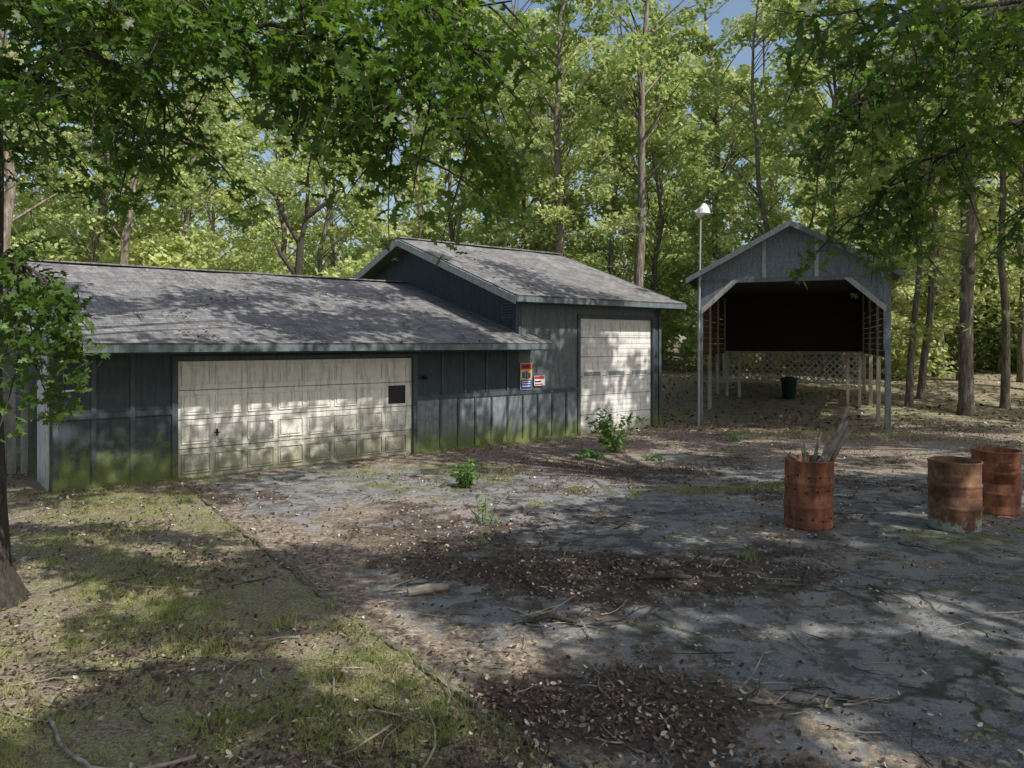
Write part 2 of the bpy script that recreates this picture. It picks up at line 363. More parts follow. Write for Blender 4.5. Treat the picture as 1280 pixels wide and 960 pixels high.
f.box(-2.4,8.17,-.83,-.805,2.24,2.36,LTRIM); f.box(-2.4,8.15,-.8,0,2.215,2.23,WALL)
f.box(8.15,8.175,-.8,0,2.24,2.4,TRIM)
f.box(7.26,13.55,-.53,-.505,3.35,3.47,LTRIM); f.box(7.3,13.5,-.5,0,3.335,3.35,WALL)
for x in (7.24,13.54):
    f.beam((x,-.52,3.38),(x,4.8,5.26),.03,.17,RTRIM,(0,0,1)); f.beam((x,10.1,3.38),(x,4.8,5.26),.03,.17,RTRIM)
f.beam((-2.41,-.82,2.28),(-2.41,5.2,4.05),.03,.15,LTRIM)
f.beam((-2.4,5.2,4.17),(ST,5.2,4.17),.28,.03,SHING); f.beam((7.26,4.8,5.4),(13.55,4.8,5.4),.28,.03,SHING)
f.obj('fascia_and_soffit',G)
f=MB(); f.box(ST-.03,ST+.0,.12,.62,2.98,3.45,TRIM); f.box(ST-.036,ST-.02,.17,.57,3.03,3.4,BLACK)
for i in range(5): f.box(ST-.045,ST-.03,.17,.57,3.05+i*.07,3.08+i*.07,TRIM)
f.obj('gable_vent',G)
f=MB(); f.box(S0-.03,S0-.002,.35,1.25,.0,2.03,WHITE); f.box(S0-.045,S0-.028,.45,1.15,1.1,1.9,WHITE); f.box(S0-.045,S0-.028,.45,1.15,.15,.95,WHITE)
f.box(S0-.04,S0-.004,.25,.35,0,2.1,WHITE); f.box(S0-.04,S0-.004,1.25,1.35,0,2.1,WHITE); f.box(S0-.04,S0-.004,.25,1.35,2.1,2.18,WHITE)
f.obj('side_door',G,bevel=.004)
f=MB(); f.tube([(5.02,-.03,1.62),(5.02,-.12,1.68),(5.02,-.16,1.62)],[.03,.035,.05],8,BLACK); f.obj('wall_lamp',G)
f=MB(); f.tube([(-1.75,-.03,1.62),(-1.6,-.05,1.63),(-1.4,-.05,1.62)],[.02,.016,.02],6,WHI); f.obj('gate_latch',G)
q=MB(); C=[]
for i in range(2600):
    x=U(-2.3,7.7); y=U(0,1)**1.3*6; 
    if mn.noise((x*.9,y*.9,3))+mn.noise((x*4,y*4,3))*.6<.33: continue
    C.append((x,y-.8,2.38+y*.295+.03))
for i in range(700):
    x=U(7.3,13.5); y=U(0,5.2)
    if mn.noise((x*.9,y*.9,3))+mn.noise((x*4,y*4,3))*.6<.38: continue
    C.append((x,y-.5,3.5+y*.354+.03))
q.leaves(np.array(C),np.random.uniform(.025,.05,len(C)),LITTER,2.5)
for i in range(30):
    x=U(-2,7);y=U(0.3,5); a=U(0,3); l=U(.1,.45); z=2.38+y*.295+.03
    q.tube([(x,y-.8,z),(x+l*math.cos(a),y-.8+l*math.sin(a),z+l*math.sin(a)*.295+.01)],[.01,.005],5,STICK)
q.obj('roof_leaf_litter',G)
f=MB(); x0,x1=7.78,8.14
f.box(x0,x1,-.05,-.034,1.26,1.9,WHI); f.box(x0+.01,x1-.01,-.054,-.05,1.74,1.89,RED); f.box(x0+.01,x1-.01,-.054,-.05,1.5,1.735,YEL); f.box(x0+.01,x1-.01,-.054,-.05,1.27,1.495,BLU)
for (a,b,c,d_) in [(.05,.13,1.53,1.68),(.15,.22,1.52,1.71),(.24,.31,1.53,1.66)]: f.box(x0+a,x0+b,-.057,-.054,c,d_,BLU)
for z in (1.44,1.39,1.33): f.box(x0+.05,x1-.05,-.057,-.054,z,z+.025,WHI)
f.box(x0+.08,x1-.08,-.057,-.054,1.79,1.84,BLACK)
f.obj('security_poster_sign',None,GM)
f=MB(); x0,x1=8.22,8.56; f.box(x0,x1,-.05,-.036,1.34,1.58,WHI); f.box(x0+.01,x1-.01,-.054,-.05,1.5,1.57,RED); f.box(x0+.02,x1-.12,-.054,-.05,1.42,1.46,BLACK); f.box(x0+.02,x1-.06,-.054,-.05,1.36,1.39,RED)
f.obj('small_warning_sign',None,GM)
f=MB(); 
for i in range(30):
    x=S0-.25-i*.145; zt_=1.75+U(-.05,.04); f.prism([(x,2.3,0),(x-.13,2.3+U(-.01,.01),0),(x-.13,2.3,zt_),(x,2.3,zt_+U(-.03,.03))],(0,.02,0),FENCE)
f.box(S0-4.6,S0-.05,2.33,2.39,.4,.49,FENCE); f.box(S0-4.6,S0-.05,2.33,2.39,1.4,1.49,FENCE)
f.box(S0-.17,S0-.07,2.25,2.35,0,1.9,FENCE)
f.obj('board_fence',None,GM)

# ------------------------------------------------------------------ open pole shed
SM=T(5.38,21.3,0,math.radians(-21)); Sh=empty('open_pole_shed',SM)
Wd=4.83; DP=7.6
def gz(x,y): p=SM@Vector((x,y,0)); return h(p.x,p.y)
a=MB()
for i,yy in enumerate([0.06,2.5,5,DP]):
    for xx in (0.0,Wd):
        wth=.07 if i==0 else .055
        a.box(xx-wth,xx+wth,yy-wth,yy+wth,gz(xx,yy)-.2,4.25,GPOST if i==0 else POST)
for xx in (.35,.75,Wd-.35,Wd-.7): 
    a.box(xx-.045,xx+.045,4.6,4.69,gz(xx,4.6)-.1,2.1,POST)
a.obj('posts',Sh,bevel=.005)
a=MB()
ZE=4.2; PK=5.62; rs=(PK-ZE-.12)/(Wd/2)
a.prism([(-.02,0,4.14),(Wd+.02,0,4.14),(Wd+.02,0,ZE+.12),(Wd/2,0,PK),(-.02,0,ZE+.12)],(0,.03,0),SHEDW)
for x in (.0,Wd*.36,Wd*.64,Wd):
    zt_=ZE+.12+rs*(min(x,Wd-x)); a.box(x-.05,x+.05,-.028,-.001,4.16,zt_-.03,RTRIM)
a.box(-.05,Wd+.05,-.035,-.002,4.08,4.19,LTRIM)
for sgn,x in ((1,.0),(-1,Wd)):
    a.prism([(x+sgn*.05,-.06,3.2),(x+sgn*.05,-.06,3.38),(x+sgn*.88,-.06,4.14),(x+sgn*1.08,-.06,4.14)],(0,.03,0),RTRIM)
    a.prism([(x+sgn*.05,-.02,3.4),(x+sgn*.05,-.02,4.1),(x+sgn*.84,-.02,4.1)],(0,.015,0),SHEDW)
a.box(Wd-.11,Wd+.06,-.03,-.012,2.2,4.07,SHEDW); a.box(-.06,.08,-.03,-.012,2.4,4.07,SHEDW)
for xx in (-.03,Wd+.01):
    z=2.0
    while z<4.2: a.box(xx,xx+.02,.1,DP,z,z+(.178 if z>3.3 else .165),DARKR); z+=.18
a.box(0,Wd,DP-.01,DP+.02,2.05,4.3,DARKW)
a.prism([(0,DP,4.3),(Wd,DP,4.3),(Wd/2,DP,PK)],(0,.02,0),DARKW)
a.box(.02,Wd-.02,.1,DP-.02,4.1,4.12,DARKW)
a.obj('walls',Sh)
a=MB()
for sgn in (-1,1):
    x0=Wd/2; x1=Wd/2+sgn*(Wd/2+.36); z1=PK+.03-rs*(Wd/2+.36)
    a.prism([(x0,-.3,PK+.03),(x1,-.3,z1),(x1,-.3,z1+.07),(x0,-.3,PK+.1)],(0,DP+.6,0),SHING)
    a.prism([(x0,-.33,PK-.06),(x1,-.33,z1-.09),(x1,-.33,z1+.06),(x0,-.33,PK+.09)],(0,.028,0),LTRIM)
    a.prism([(x0,DP+.302,PK-.06),(x1,DP+.302,z1-.09),(x1,DP+.302,z1+.06),(x0,DP+.302,PK+.09)],(0,.028,0),LTRIM)
a.obj('roof',Sh)
a=MB(); z0,z1=.95,2.02
def clip(xa,za,dx):
    t0=0;t1=z1-z0
    if dx>0: t0=max(0,-xa); t1=min(t1,Wd-xa)
    else: t0=max(0,xa-Wd); t1=min(t1,xa)
    return (t0,t1) if t1-t0>.05 else None
x=-1.1
while x<Wd+1.1:
    for dx,yo in ((1,0),(-1,.012)):
        r=clip(x,z0,dx)
        if r: a.beam((x+dx*r[0],DP-.03+yo,z0+r[0]),(x+dx*r[1],DP-.03+yo,z0+r[1]),.01,.05,LATT,(0,0,1))
    x+=.24
a.box(0,Wd,DP-.045,DP-.02,z0-.05,z0+.02,LATT); a.box(0,Wd,DP-.05,DP-.02,z1-.02,z1+.05,LATT)
a.obj('lattice_panel',Sh)
a=MB(); a.tube([(5.3,21.15,-.1),(5.32,21.15,3),(5.36,21.15,5.95)],[.03,.028,.025],8,GALV); 
a.tube([(5.36,21.15,5.9),(5.36,21.0,6.08),(5.36,20.85,6.1)],[.02,.02,.02],8,GALV)
a.lathe([(.05,.2),(.09,.12),(.15,.05),(.19,-.08),(.17,-.08),(.0,-.05)],16,WHI,(5.36,20.82,6.08)); 
a.tube([(5.2,20.95,6.0),(5.5,20.9,6.2)],[.12,.12],12,WHI); a.obj('pole_lamp')
a=MB(); a.lathe([(.001,.0),(.2,.0),(.26,.66),(.28,.66),(.28,.7),(.24,.71),(.12,.76),(.001,.77)],20,GREENP); a.obj('rubbish_bin',None,T(9.45,25.4,h(9.45,25.4)),smooth=True)

# ------------------------------------------------------------------ barrels
def barrel(x,y,mt,holes=False,rot=0,tilt=0):
    b=MB(); Rr=.3
    prof=[(0.001,.02),(.27,.02),(.29,.0),(.305,.006),(.3,.03)]
    q=[]
    for zc in (.29,.58): 
        q+=[(Rr,zc-.04),(Rr+.004,zc-.02),(Rr+.014,zc),(Rr+.004,zc+.02),(Rr,zc+.04)]
    for zc in (.12,.44,.73): q+=[(Rr,zc-.01),(Rr-.003,zc),(Rr,zc+.01)]
    prof+=sorted(q,key=lambda p:p[1])
    prof+=[(Rr,.85),(.31,.862),(.311,.875),(.304,.88),(.292,.872),(.291,.2),(.001,.19)]
    b.lathe(prof,48,mt)
    sd=U(0,50)
    for i,(vx,vy,vz) in enumerate(b.v):
        k=1+.05*mn.noise((vx*3.5+sd,vy*3.5,vz*3)); b.v[i]=(vx*k,vy*k,vz+.012*mn.noise((vx*3+sd,vy*3,0)))
    if holes:
        for zc in (.14,.5,.68):
            for j in range(14):
                t_=2*math.pi*j/14+zc*3; r=Rr+.012; c=Vector((r*math.cos(t_),r*math.sin(t_),zc+U(-.02,.02))); tx=Vector((-math.sin(t_),math.cos(t_),0))
                b.face([c+tx*.015*math.cos(p*math.pi/4)+Vector((0,0,.015*math.sin(p*math.pi/4))) for p in range(8)],BLACK)
    o=b.obj('rusty_barrel',None,T(x,y,0.004,rot)@Matrix.Rotation(tilt,4,'X')); o.data.polygons.foreach_set('use_smooth',[True]*len(o.data.polygons)); return o
barrel(3.88,9.75,RUST,True,.5,.02); barrel(5.72,9.62,RUST2,False,1.2); barrel(6.86,10.55,RUST,False,2.2)
b=MB()
def wander(p,dirv,L,n,j):
    pts=[Vector(p)]; d_=Vector(dirv).normalized()
    for i in range(n): d_=(d_+Vector((U(-j,j),U(-j,j),U(-j,j)))).normalized(); pts.append(pts[-1]+d_*L/n)
    return pts
for (dx,dy,dz,L,r) in [(.95,0,1,1.65,.045),(.7,.1,1,1.4,.05),(.55,.0,1,1.2,.04),(.8,-.2,1,1.4,.035),(.1,.1,1,1.0,.03),(.85,.2,1,1.5,.04),(-.45,.1,1,1.15,.012),(.4,.3,1,1.15,.035),(.65,-.15,1,1.3,.055),(.45,-.2,1,1.15,.045),(-.1,.2,1,1.1,.012),(1.0,-.1,1,1.4,.03)]:
    p=wander((3.85-.1*dx,9.75,.1),(dx*.62,dy*.5,dz),L,6,.07); b.tube(p,[r*(1-.08*i) for i in range(7)],7,STICK)
    if R()<.6: b.tube(wander(p[4],(dx*.8+U(-.3,.3),U(-.3,.3),.8),.35,3,.2),[r*.4,r*.3,r*.2,r*.1],5,STICK)
for i in range(8):
    aa=U(0,6.28); b.tube([(3.88,9.75,.7),(3.88+.26*math.cos(aa),9.75+.22*math.sin(aa),.93)],[.03,.02],6,STICK)
b.obj('branches_in_barrel')

# ------------------------------------------------------------------ plants
LOBE=[(1,0),(.72,.14),(.66,.42),(.42,.2),(.22,.24),(.1,.62),(-.12,.22),(-.35,.2),(-.5,.42),(-.68,.12),(-1,0.0),(-.68,-.12),(-.5,-.42),(-.35,-.2),(-.12,-.22),(.1,-.62),(.22,-.24),(.42,-.2),(.66,-.42),(.72,-.14)]
def tree_mb(H,r0,lo,cr,ncl,nlf,ls,clr=.85,leaf=FOREST,bark=BARK,lean=(0,0),low=0,sq=.65,tp0=.85):
    b=MB(); b.mat(bark); b.mat(leaf); n=9; pts=[];wb=[U(-.35,.35) for _ in range(n+1)];wc=[U(-.35,.35) for _ in range(n+1)]
    for i in range(n+1):
        t_=i/n; pts.append(Vector((wb[i]*min(1,t_*2)+lean[0]*t_,wc[i]*min(1,t_*2)+lean[1]*t_,-.3+t_*H*.93)))
    rad=[r0*1.5]+[r0*(1-.88*(i/n)) for i in range(1,n+1)]
    pts.insert(1,pts[0].lerp(pts[1],.35)); rad.insert(1,r0*1.02)
    b.tube(pts,rad,8,bark,False)
    def tp(z):
        for p,q in zip(pts,pts[1:]):
            if p.z<=z<=q.z: return p.lerp(q,(z-p.z)/(q.z-p.z))
        return pts[-1]
    C=[];Sz=[]
    for i in range(ncl):
        t_=R()**tp0; z=H*(lo+(1-lo)*t_)
        Rm=cr*(.35+.65*math.sin(math.pi*min(1,(.12+.88*t_)))) 
        aa=U(0,6.283); rr=Rm*math.sqrt(U(.08,1)); c0=tp(z); c=Vector((c0.x+rr*math.cos(aa),c0.y+rr*math.sin(aa),z))
        s0=tp(max(.5,z-rr*.6-.4)); mid=s0.lerp(c,.5)+Vector((0,0,rr*.12)); mid+=Vector((U(-.2,.2),U(-.2,.2),0))
        rb=r0*.28*(1-.6*t_); b.tube([s0,mid,c],[rb,rb*.55,rb*.2],4,bark,False)
        k=int(nlf*U(.5,1.5)); s_=clr*U(.6,1.3)
        P=np.random.normal(size=(k,3)); P/=np.linalg.norm(P,axis=1)[:,None]; P*=(np.random.rand(k,1)**.45)*s_; P[:,2]*=sq
        C.append(P+np.array(c)); Sz.append(np.random.uniform(.7,1.3,k)*ls)
    for i in range(low):
        aa=U(0,6.28); z=U(.12,lo)*H; s0=tp(z); L=U(.8,2.0); c=s0+Vector((math.cos(aa)*L,math.sin(aa)*L,U(-.1,.6)))
        b.tube([s0,s0.lerp(c,.5)+Vector((0,0,.1)),c],[r0*.14,r0*.08,.01],4,bark,False)
        k=int(nlf*.5); P=np.random.normal(size=(k,3))*np.array([.45,.45,.2]); C.append(P+np.array(c)); Sz.append(np.random.uniform(.6,1.1,k)*ls)
    b.leaves(np.concatenate(C),np.concatenate(Sz),leaf,.35)
    return b
def arr(b): return (np.array(b.v,dtype=np.float64),np.array(b.f,dtype=np.int32),np.array(b.mi,dtype=np.int32))
def merged(name,items,mats):
    Vs=[];Fs=[];Ms=[];o=0
    for (V,F,MI),x,y,z,r,s in items:
        c,sn=math.cos(r)*s,math.sin(r)*s
        W_=np.stack([V[:,0]*c-V[:,1]*sn+x,V[:,0]*sn+V[:,1]*c+y,V[:,2]*s+z],1); Vs.append(W_); Fs.append(F+o); Ms.append(MI); o+=len(V)
    V=np.concatenate(Vs).astype(np.float32);F=np.concatenate(Fs);MI=np.concatenate(Ms)
    me=bpy.data.meshes.new(name); me.vertices.add(len(V)); me.vertices.foreach_set('co',V.ravel())
    me.loops.add(F.size); me.loops.foreach_set('vertex_index',F.ravel()); me.polygons.add(len(F)); me.polygons.foreach_set('loop_start',np.arange(len(F),dtype=np.int32)*4)
    for m_ in mats: me.materials.append(m_)
    me.polygons.foreach_set('material_index',MI); me.update(calc_edges=True); print(name,len(F)); return put(name,me)
FT=[arr(x) for x in (tree_mb(22,.2,.25,3.5,44,115,.14,low=7),tree_mb(19,.15,.16,3.1,42,115,.13,low=8,lean=(.9,-.3)),
    tree_mb(24,.25,.32,4.0,48,115,.15,low=5,lean=(-1.2,.4)),tree_mb(16,.11,.1,2.8,40,110,.12,low=6,lean=(-.8,.3)),
    tree_mb(11,.08,.08,2.4,38,110,.11,clr=.65,low=4,lean=(.6,.5)),tree_mb(14,.1,.06,3.0,44,110,.12,low=4,lean=(1.5,.2)))]
FAR=[arr(tree_mb(24,.2,.06,4.6,58,55,.27,clr=1.3)),arr(tree_mb(21,.18,.03,4.2,58,55,.25,clr=1.3))]
SHR=arr(tree_mb(3.0,.03,.08,1.5,24,95,.1,clr=.55))
items=[]
GMi=GM.inverted()
def okpos(x,y,mg=2.2):
    p=GMi@Vector((x,y,0))
    if -6<p.x<16 and -6<p.y<12.5+mg: return False
    q=SM.inverted()@Vector((x,y,0))
    if -2.2<q.x<Wd+2 and -8<q.y<DP+2.5: return False
    return True
cnt=0; placed=[]; tries=0
while cnt<72 and tries<6000:
    tries+=1
    y=U(23,34) if cnt<20 else U(30,50); x=U(-.8*y-8,.8*y+8)
    if not okpos(x,y) or (y<28 and 3<x<12) : continue
    if x>10 and y<27: continue
    if any((x-a_)**2+(y-b_)**2<5 for a_,b_ in placed): continue
    placed.append((x,y)); items.append((FT[int(R()*6)],x,y,h(x,y)-.1,U(0,6.28),U(.75,1.15))); cnt+=1
for i in range(26): 
    x=-66+i*5.3+U(-1.5,1.5); y=U(55,60); items.append((FAR[i%2],x,y,h(x,y)-.1,U(0,6.28),U(.85,1.05)))
for i in range(14): 
    x=-72+i*11+U(-1.5,1.5); y=U(68,72); items.append((FAR[i%2],x,y,h(x,y)-.3,U(0,6.28),U(.95,1.1)))
for i in range(24):
    x=-54+i*4.8+U(-1,1); y=U(48,53); items.append((SHR,x,y,h(x,y)-.2,U(0,6.28),U(2.0,2.9)))
for (x,y) in [(24,37),(28,35),(31,38),(21,39),(26,33),(17,38),(33,33),(13,40),(22,34.5)]: items.append((SHR,x,y,h(x,y)-.2,x,U(1.2,1.7)))
cnt=0
while cnt<85:
    y=U(24,50); x=U(-.78*y-6,.78*y+6)
    if not okpos(x,y,1) or (y<33 and 2<x<13) or (x>11 and y<30): continue
    items.append((SHR,x,y,h(x,y)-.1,U(0,6.28),U(.8,1.8))); cnt+=1
merged('distant_forest',items,[BARK,FOREST])
MT=[tree_mb(20,.23,.42,3.2,38,110,.13,low=6,lean=(.5,0)).mesh('slender_tree_a',True),tree_mb(17,.14,.4,2.6,32,110,.12,low=6,lean=(-.9,.2)).mesh('slender_tree_b',True)]
for i,(x,y,k,s) in enumerate([(14.05,23,0,1),(15.9,24,1,1.0),(13.98,25.5,1,.95),(12.9,24.2,1,.9),(17.6,29,0,1),(2.0,33,0,1.1),(5.5,32,0,1.15),(4.4,36,1,1.2),(16.3,21.6,1,.8),(13.2,29.5,1,1.1),(19.5,26,0,1.1)]):
    put('tall_hardwood_tree',MT[k],None,T(x,y,h(x,y)-.05,i*1.3,s))
b=MB(); x,y=-8.3,29
b.tube([(x,y,0),(x+.1,y,2.5),(x-.05,y,4.5),(x+.05,y,6.3)],[.24,.2,.17,.14],9,DBARK)
for e in [[(x+.05,y,6.2),(x-.6,y,7.3),(x-1.0,y,8.2),(x-1.7,y,8.8)],[(x+.05,y,6.2),(x+.3,y,7.4),(x+.35,y,9),(x+.6,y,10.5)],[(x+.3,y,7.3),(x+1.0,y,7.8),(x+1.7,y,8.5)],[(x-.05,y,4.9),(x-.7,y,5.8),(x-1,y,6.4)]]:
    b.tube(e,[.12,.08,.05,.02][:len(e)],7,DBARK)
C=np.concatenate([np.random.normal(size=(160,3))*[.7,.7,.4]+np.array([x+U(-2,2),y+U(-1,1),U(8.5,12)]) for _ in range(14)])
b.leaves(C,.1,FOREST,.5); b.obj('forked_tree')

def oak(name,base,trunk,limbs,seed,leafn=11,ls=.085,step=.2,tw=(.35,.8),crown=None):
    random.seed(seed); np.random.seed(seed); b=MB(); 
    if trunk: b.tube([p[:3] for p in trunk],[p[3] for p in trunk],18,DBARK)
    C=[];Sz=[]
    for L in limbs:
        pts=[Vector(p) for p in L[0]]; r0,start=L[1],L[2]
        fine=[]
        for i in range(len(pts)-1):
            for k in range(4):
                t_=k/4; q=pts[i].lerp(pts[i+1],t_); 
                if 0<len(fine): q+=Vector((U(-.07,.07),U(-.07,.07),U(-.07,.07)))
                fine.append(q)
        fine.append(pts[-1]); n=len(fine)
        b.tube(fine,[max(.006,r0*(1-.85*i/(n-1))) for i in range(n)],8,DBARK)
        tot=sum((q-p).length for p,q in zip(fine,fine[1:])); s=start*tot; 
        while s<tot:
            a_=0
            for p,q in zip(fine,fine[1:]):
                l=(q-p).length
                if a_+l>=s: pos=p.lerp(q,(s-a_)/l); d_=(q-p).normalized(); break
                a_+=l
            side=Vector((U(-1,1),U(-1,1),U(-.8,.3))); dv=(d_*.5+side).normalized(); TL=U(*tw)
            tp_=wander(pos,dv,TL,4,.25); 
            for i in range(1,5): tp_[i].z-=.03*i*i*TL
            b.tube(tp_,[.011,.009,.007,.005,.003],5,DBARK,False)
            for k in range(int(leafn*U(.5,1.4))):
                t_=U(.25,1)*4; i=min(3,int(t_)); c=tp_[i].lerp(tp_[i+1],t_-i)+Vector((U(-.14,.14),U(-.14,.14),U(-.15,.07))); C.append(c); Sz.append(ls*U(.65,1.2))
            s+=step*U(.4,1.5)
    b.leaves(np.array([tuple(c) for c in C]),np.array(Sz),OAK,.35,shape=LOBE,fold=-.12)
    if crown:
        cx,cy,cz,rx,ry,rz,ncl,nl=crown; CC=[]; top=Vector(trunk[-2][:3])
        for i in range(ncl):
            a=U(0,6.283); rr=math.sqrt(R()); c=Vector((cx+rx*rr*math.cos(a),cy+ry*rr*math.sin(a),cz+U(-rz,rz)))
            m_=top.lerp(c,.5)+Vector((U(-.3,.3),U(-.3,.3),.4)); b.tube([top,m_,c],[.06,.035,.008],5,DBARK,False)
            k=int(nl*U(.6,1.4)); P=np.random.normal(size=(k,3))*np.array([.42,.42,.22])*U(.8,1.4); CC.append(P+np.array(c))
        CC=np.concatenate(CC); b.leaves(CC,np.random.uniform(.09,.15,len(CC)),SHADEL,.5)
    return b.obj(name)
tx,ty=-4.87,6.7
oak('oak_tree',None,[(tx,ty,-.1,.56),(tx,ty,.1,.42),(tx,ty,.35,.31),(tx,ty,.9,.27),(tx-.02,ty,2,.25),(tx+.02,ty,4,.23),(tx-.05,ty,7,.19),(tx,ty,10,.1)],[
 ([(tx,ty,4.4),(-3.6,6.2,4.9),(-2.4,5.8,4.9),(-1.2,5.4,4.6),(-.5,5.2,4.15)],.04,.1),
 ([(tx,ty,5.2),(-3.4,5.9,5.3),(-1.8,5.5,5.1),(-.7,5.1,4.75),(-.1,5.0,4.35)],.04,.1),
 ([(tx,ty,4.2),(-4.1,6.4,4.5),(-3.5,6.2,4.5),(-3.0,6.1,4.1)],.03,.1),
 ([(-3.6,6.2,4.9),(-3.0,6.1,4.6),(-2.6,6.0,4.0)],.018,.1),
 ([(-1.8,5.5,5.1),(-1.3,5.5,4.7),(-.9,5.5,4.1),(-.75,5.5,3.8)],.018,.15),
 ([(-1.2,5.4,4.6),(-.7,5.3,4.2),(-.25,5.2,3.85)],.015,.15),
 ([(-2.4,5.8,4.9),(-1.9,5.7,4.6),(-1.6,5.7,4.3)],.015,.15),
 ([(tx,ty,6),(-3.6,6.6,5.9),(-2.3,6.5,5.7),(-1.0,6.3,5.4),(0,6.1,5.2)],.05,.1),
 ([(tx,ty,5.6),(-3.9,6.6,5.5),(-2.9,6.6,5.2),(-1.9,6.7,4.9)],.03,.2),
 ([(-1.0,6.3,5.4),(-.5,6.2,5.0),(-.2,6.1,4.6)],.015,.1),
 ([(tx,ty,3.0),(-4.3,6.3,3.15),(-3.9,6.0,2.95),(-3.45,5.9,2.6)],.028,.2),
 ([(-4.3,6.3,3.15),(-4.1,6.1,2.8),(-3.9,6.0,2.45)],.015,.1),
],11,leafn=38,ls=.074,step=.13,crown=(-1.0,8.0,11,5.5,4,1.6,40,230))
tx,ty=9.2,8.0
oak('oak_tree',None,[(tx,ty,-.1,.55),(tx,ty,.3,.33),(tx,ty,2,.27),(tx,ty,5,.22),(tx,ty,9,.15),(tx,ty,12,.08)],[
 ([(tx,ty,6),(6.5,7.2,5.9),(5.0,6.9,5.6),(3.6,6.6,5.1),(2.9,6.5,4.5)],.045,.3),
 ([(tx,ty,4.8),(6.6,7.2,5.0),(5.2,7,4.7),(4.1,6.9,4.2),(3.5,6.8,3.75)],.04,.3),
 ([(tx,ty,5.6),(6,6.4,5.5),(4.2,6.0,5.1),(2.8,5.8,4.9),(2.0,5.7,4.95)],.04,.35),
 ([(tx,ty,4.2),(7,7.5,4.3),(5.6,7.3,4.0),(4.9,7.2,3.6)],.03,.4),
 ([(5.0,6.9,5.6),(4.4,6.9,5.0),(3.9,6.9,4.4)],.018,.2),
 ([(tx,ty,6.5),(6.8,7.8,6.4),(5.2,7.6,6.0),(3.9,7.4,5.7)],.04,.3),
 ([(4.1,6.9,4.2),(3.6,6.9,3.9),(3.2,6.9,3.5)],.015,.1),
 ([(3.6,6.6,5.1),(3.1,6.6,4.6),(2.7,6.6,4.1)],.015,.1),
],23,leafn=28,ls=.076,step=.14,crown=(5.5,12.0,12,5.5,4,1.8,46,230))
random.seed(99); np.random.seed(99)
SH=[tree_mb(13.5,.28,.62,5.0,44,240,.13,clr=.95,leaf=SHADEL,bark=DBARK,sq=.45).mesh('shade_tree_a'),tree_mb(15,.32,.64,5.4,48,240,.135,clr=.95,leaf=SHADEL,bark=DBARK,sq=.45).mesh('shade_tree_b')]
for i,(x,y,s) in enumerate([(8.0,-1.5,1.0),(15,4.5,1.0),(3.2,-5,.95),(16.5,11.5,1.05),(20.5,17.5,1.05),(-5,-6,1.0),(12.2,-.2,.9)]):
    put('shade_oak_tree',SH[i%2],None,T(x,y,-.05,i*2.1,s))

def weed(name,x,y,H,sp,nst,nl,ls):
    b=MB(); C=[]
    for i in range(nst):
        p=wander((U(-.05,.05)*sp*3,U(-.05,.05)*sp*3,-.02),(U(-1,1)*sp,U(-1,1)*sp,1),H*U(.6,1),5,.12); b.tube(p,[.009,.008,.006,.005,.004,.002],5,WEED)
        for k in range(nl): t_=U(.2,1)*5; j=min(4,int(t_)); C.append(tuple(p[j].lerp(p[j+1],t_-j)+Vector((U(-.09,.09),U(-.09,.09),U(-.04,.04)))))
    b.leaves(np.array(C),np.random.uniform(.6,1.2,len(C))*ls,WEED,1.0,shape=[(1,0),(.5,.28),(0,.42),(-.6,.28),(-1,0),(-.6,-.28),(0,-.42),(.5,-.28)],fold=-.15)
    return b.obj(name,None,T(x,y,h(x,y)))
weed('pokeweed_plant',2.2,16.2,1.1,.6,15,26,.075); weed('weed_plant',1.55,15.4,.28,1.3,9,14,.06); weed('weed_plant',-.72,12.3,.6,.55,12,18,.055)
weed('weed_plant',-.35,9.8,.5,.5,5,7,.045); weed('weed_plant',5.4,18,.35,.8,7,12,.05); weed('weed_plant',-.4,8.9,.12,1,4,5,.03); weed('weed_plant',2.9,15.2,.2,1,5,9,.05)

def blades(P,Hh,wd):
    N=len(P); a=np.random.rand(N)*6.283; dx=np.cos(a);dy=np.sin(a); l=np.random.rand(N)*.9+.1; b2=np.random.rand(N)*6.283
    V=np.zeros((N,5,3)); P=np.asarray(P); 
    V[:,0]=P+np.stack([dx*wd,dy*wd,0*dx],1); V[:,1]=P-np.stack([dx*wd,dy*wd,0*dx],1)
    o=np.stack([np.cos(b2)*l*Hh,np.sin(b2)*l*Hh,Hh],1)
    V[:,2]=P+o*[.4,.4,.6]-np.stack([dx*wd,dy*wd,0*dx],1)*.7; V[:,3]=P+o*[1,1,.95]; V[:,4]=P+o*[.4,.4,.6]+np.stack([dx*wd,dy*wd,0*dx],1)*.7
    return V
def grass_obj(name,P,Hh,wd):
    V=blades(P,Hh,wd); N=len(V); b=MB(); b.v=list(map(tuple,V.reshape(-1,3))); b.f=[(i*5,i*5+1,i*5+2,i*5+3,i*5+4) for i in range(N)]; b.mi=[b.mat(GRASS)]*N; b.obj(name)
P=[];Hh=[]
def tuft(x,y,n,r,hh):
    for _ in range(n):
        px=x+np.random.normal()*r; py=y+np.random.normal()*r; P.append((px,py,h(px,py))); Hh.append(hh*U(.5,1.2))
while len(P)<30000:
    y=3.4+U(0,1)**1.3*11; x=U(-.72*y-1,.4)
    if y<12.6 and x>xl(y)-.02: continue
    pl=GMi@Vector((x,y,0))
    if pl.y>-.03: continue
    nz=mn.noise((x*.7,y*.7,2))+.6*mn.noise((x*2.5,y*2.5,8))
    if nz<.05 and R()>.12: continue
    tuft(x,y,int(U(4,14)),.06,U(.03,.075))
for _ in range(420):
    x=U(-5,12); y=U(4,21)
    if not inside_drive(x,y): continue
    if masks(x,y)[1]<.4: continue
    tuft(x,y,int(U(8,26)),.07,U(.03,.08))
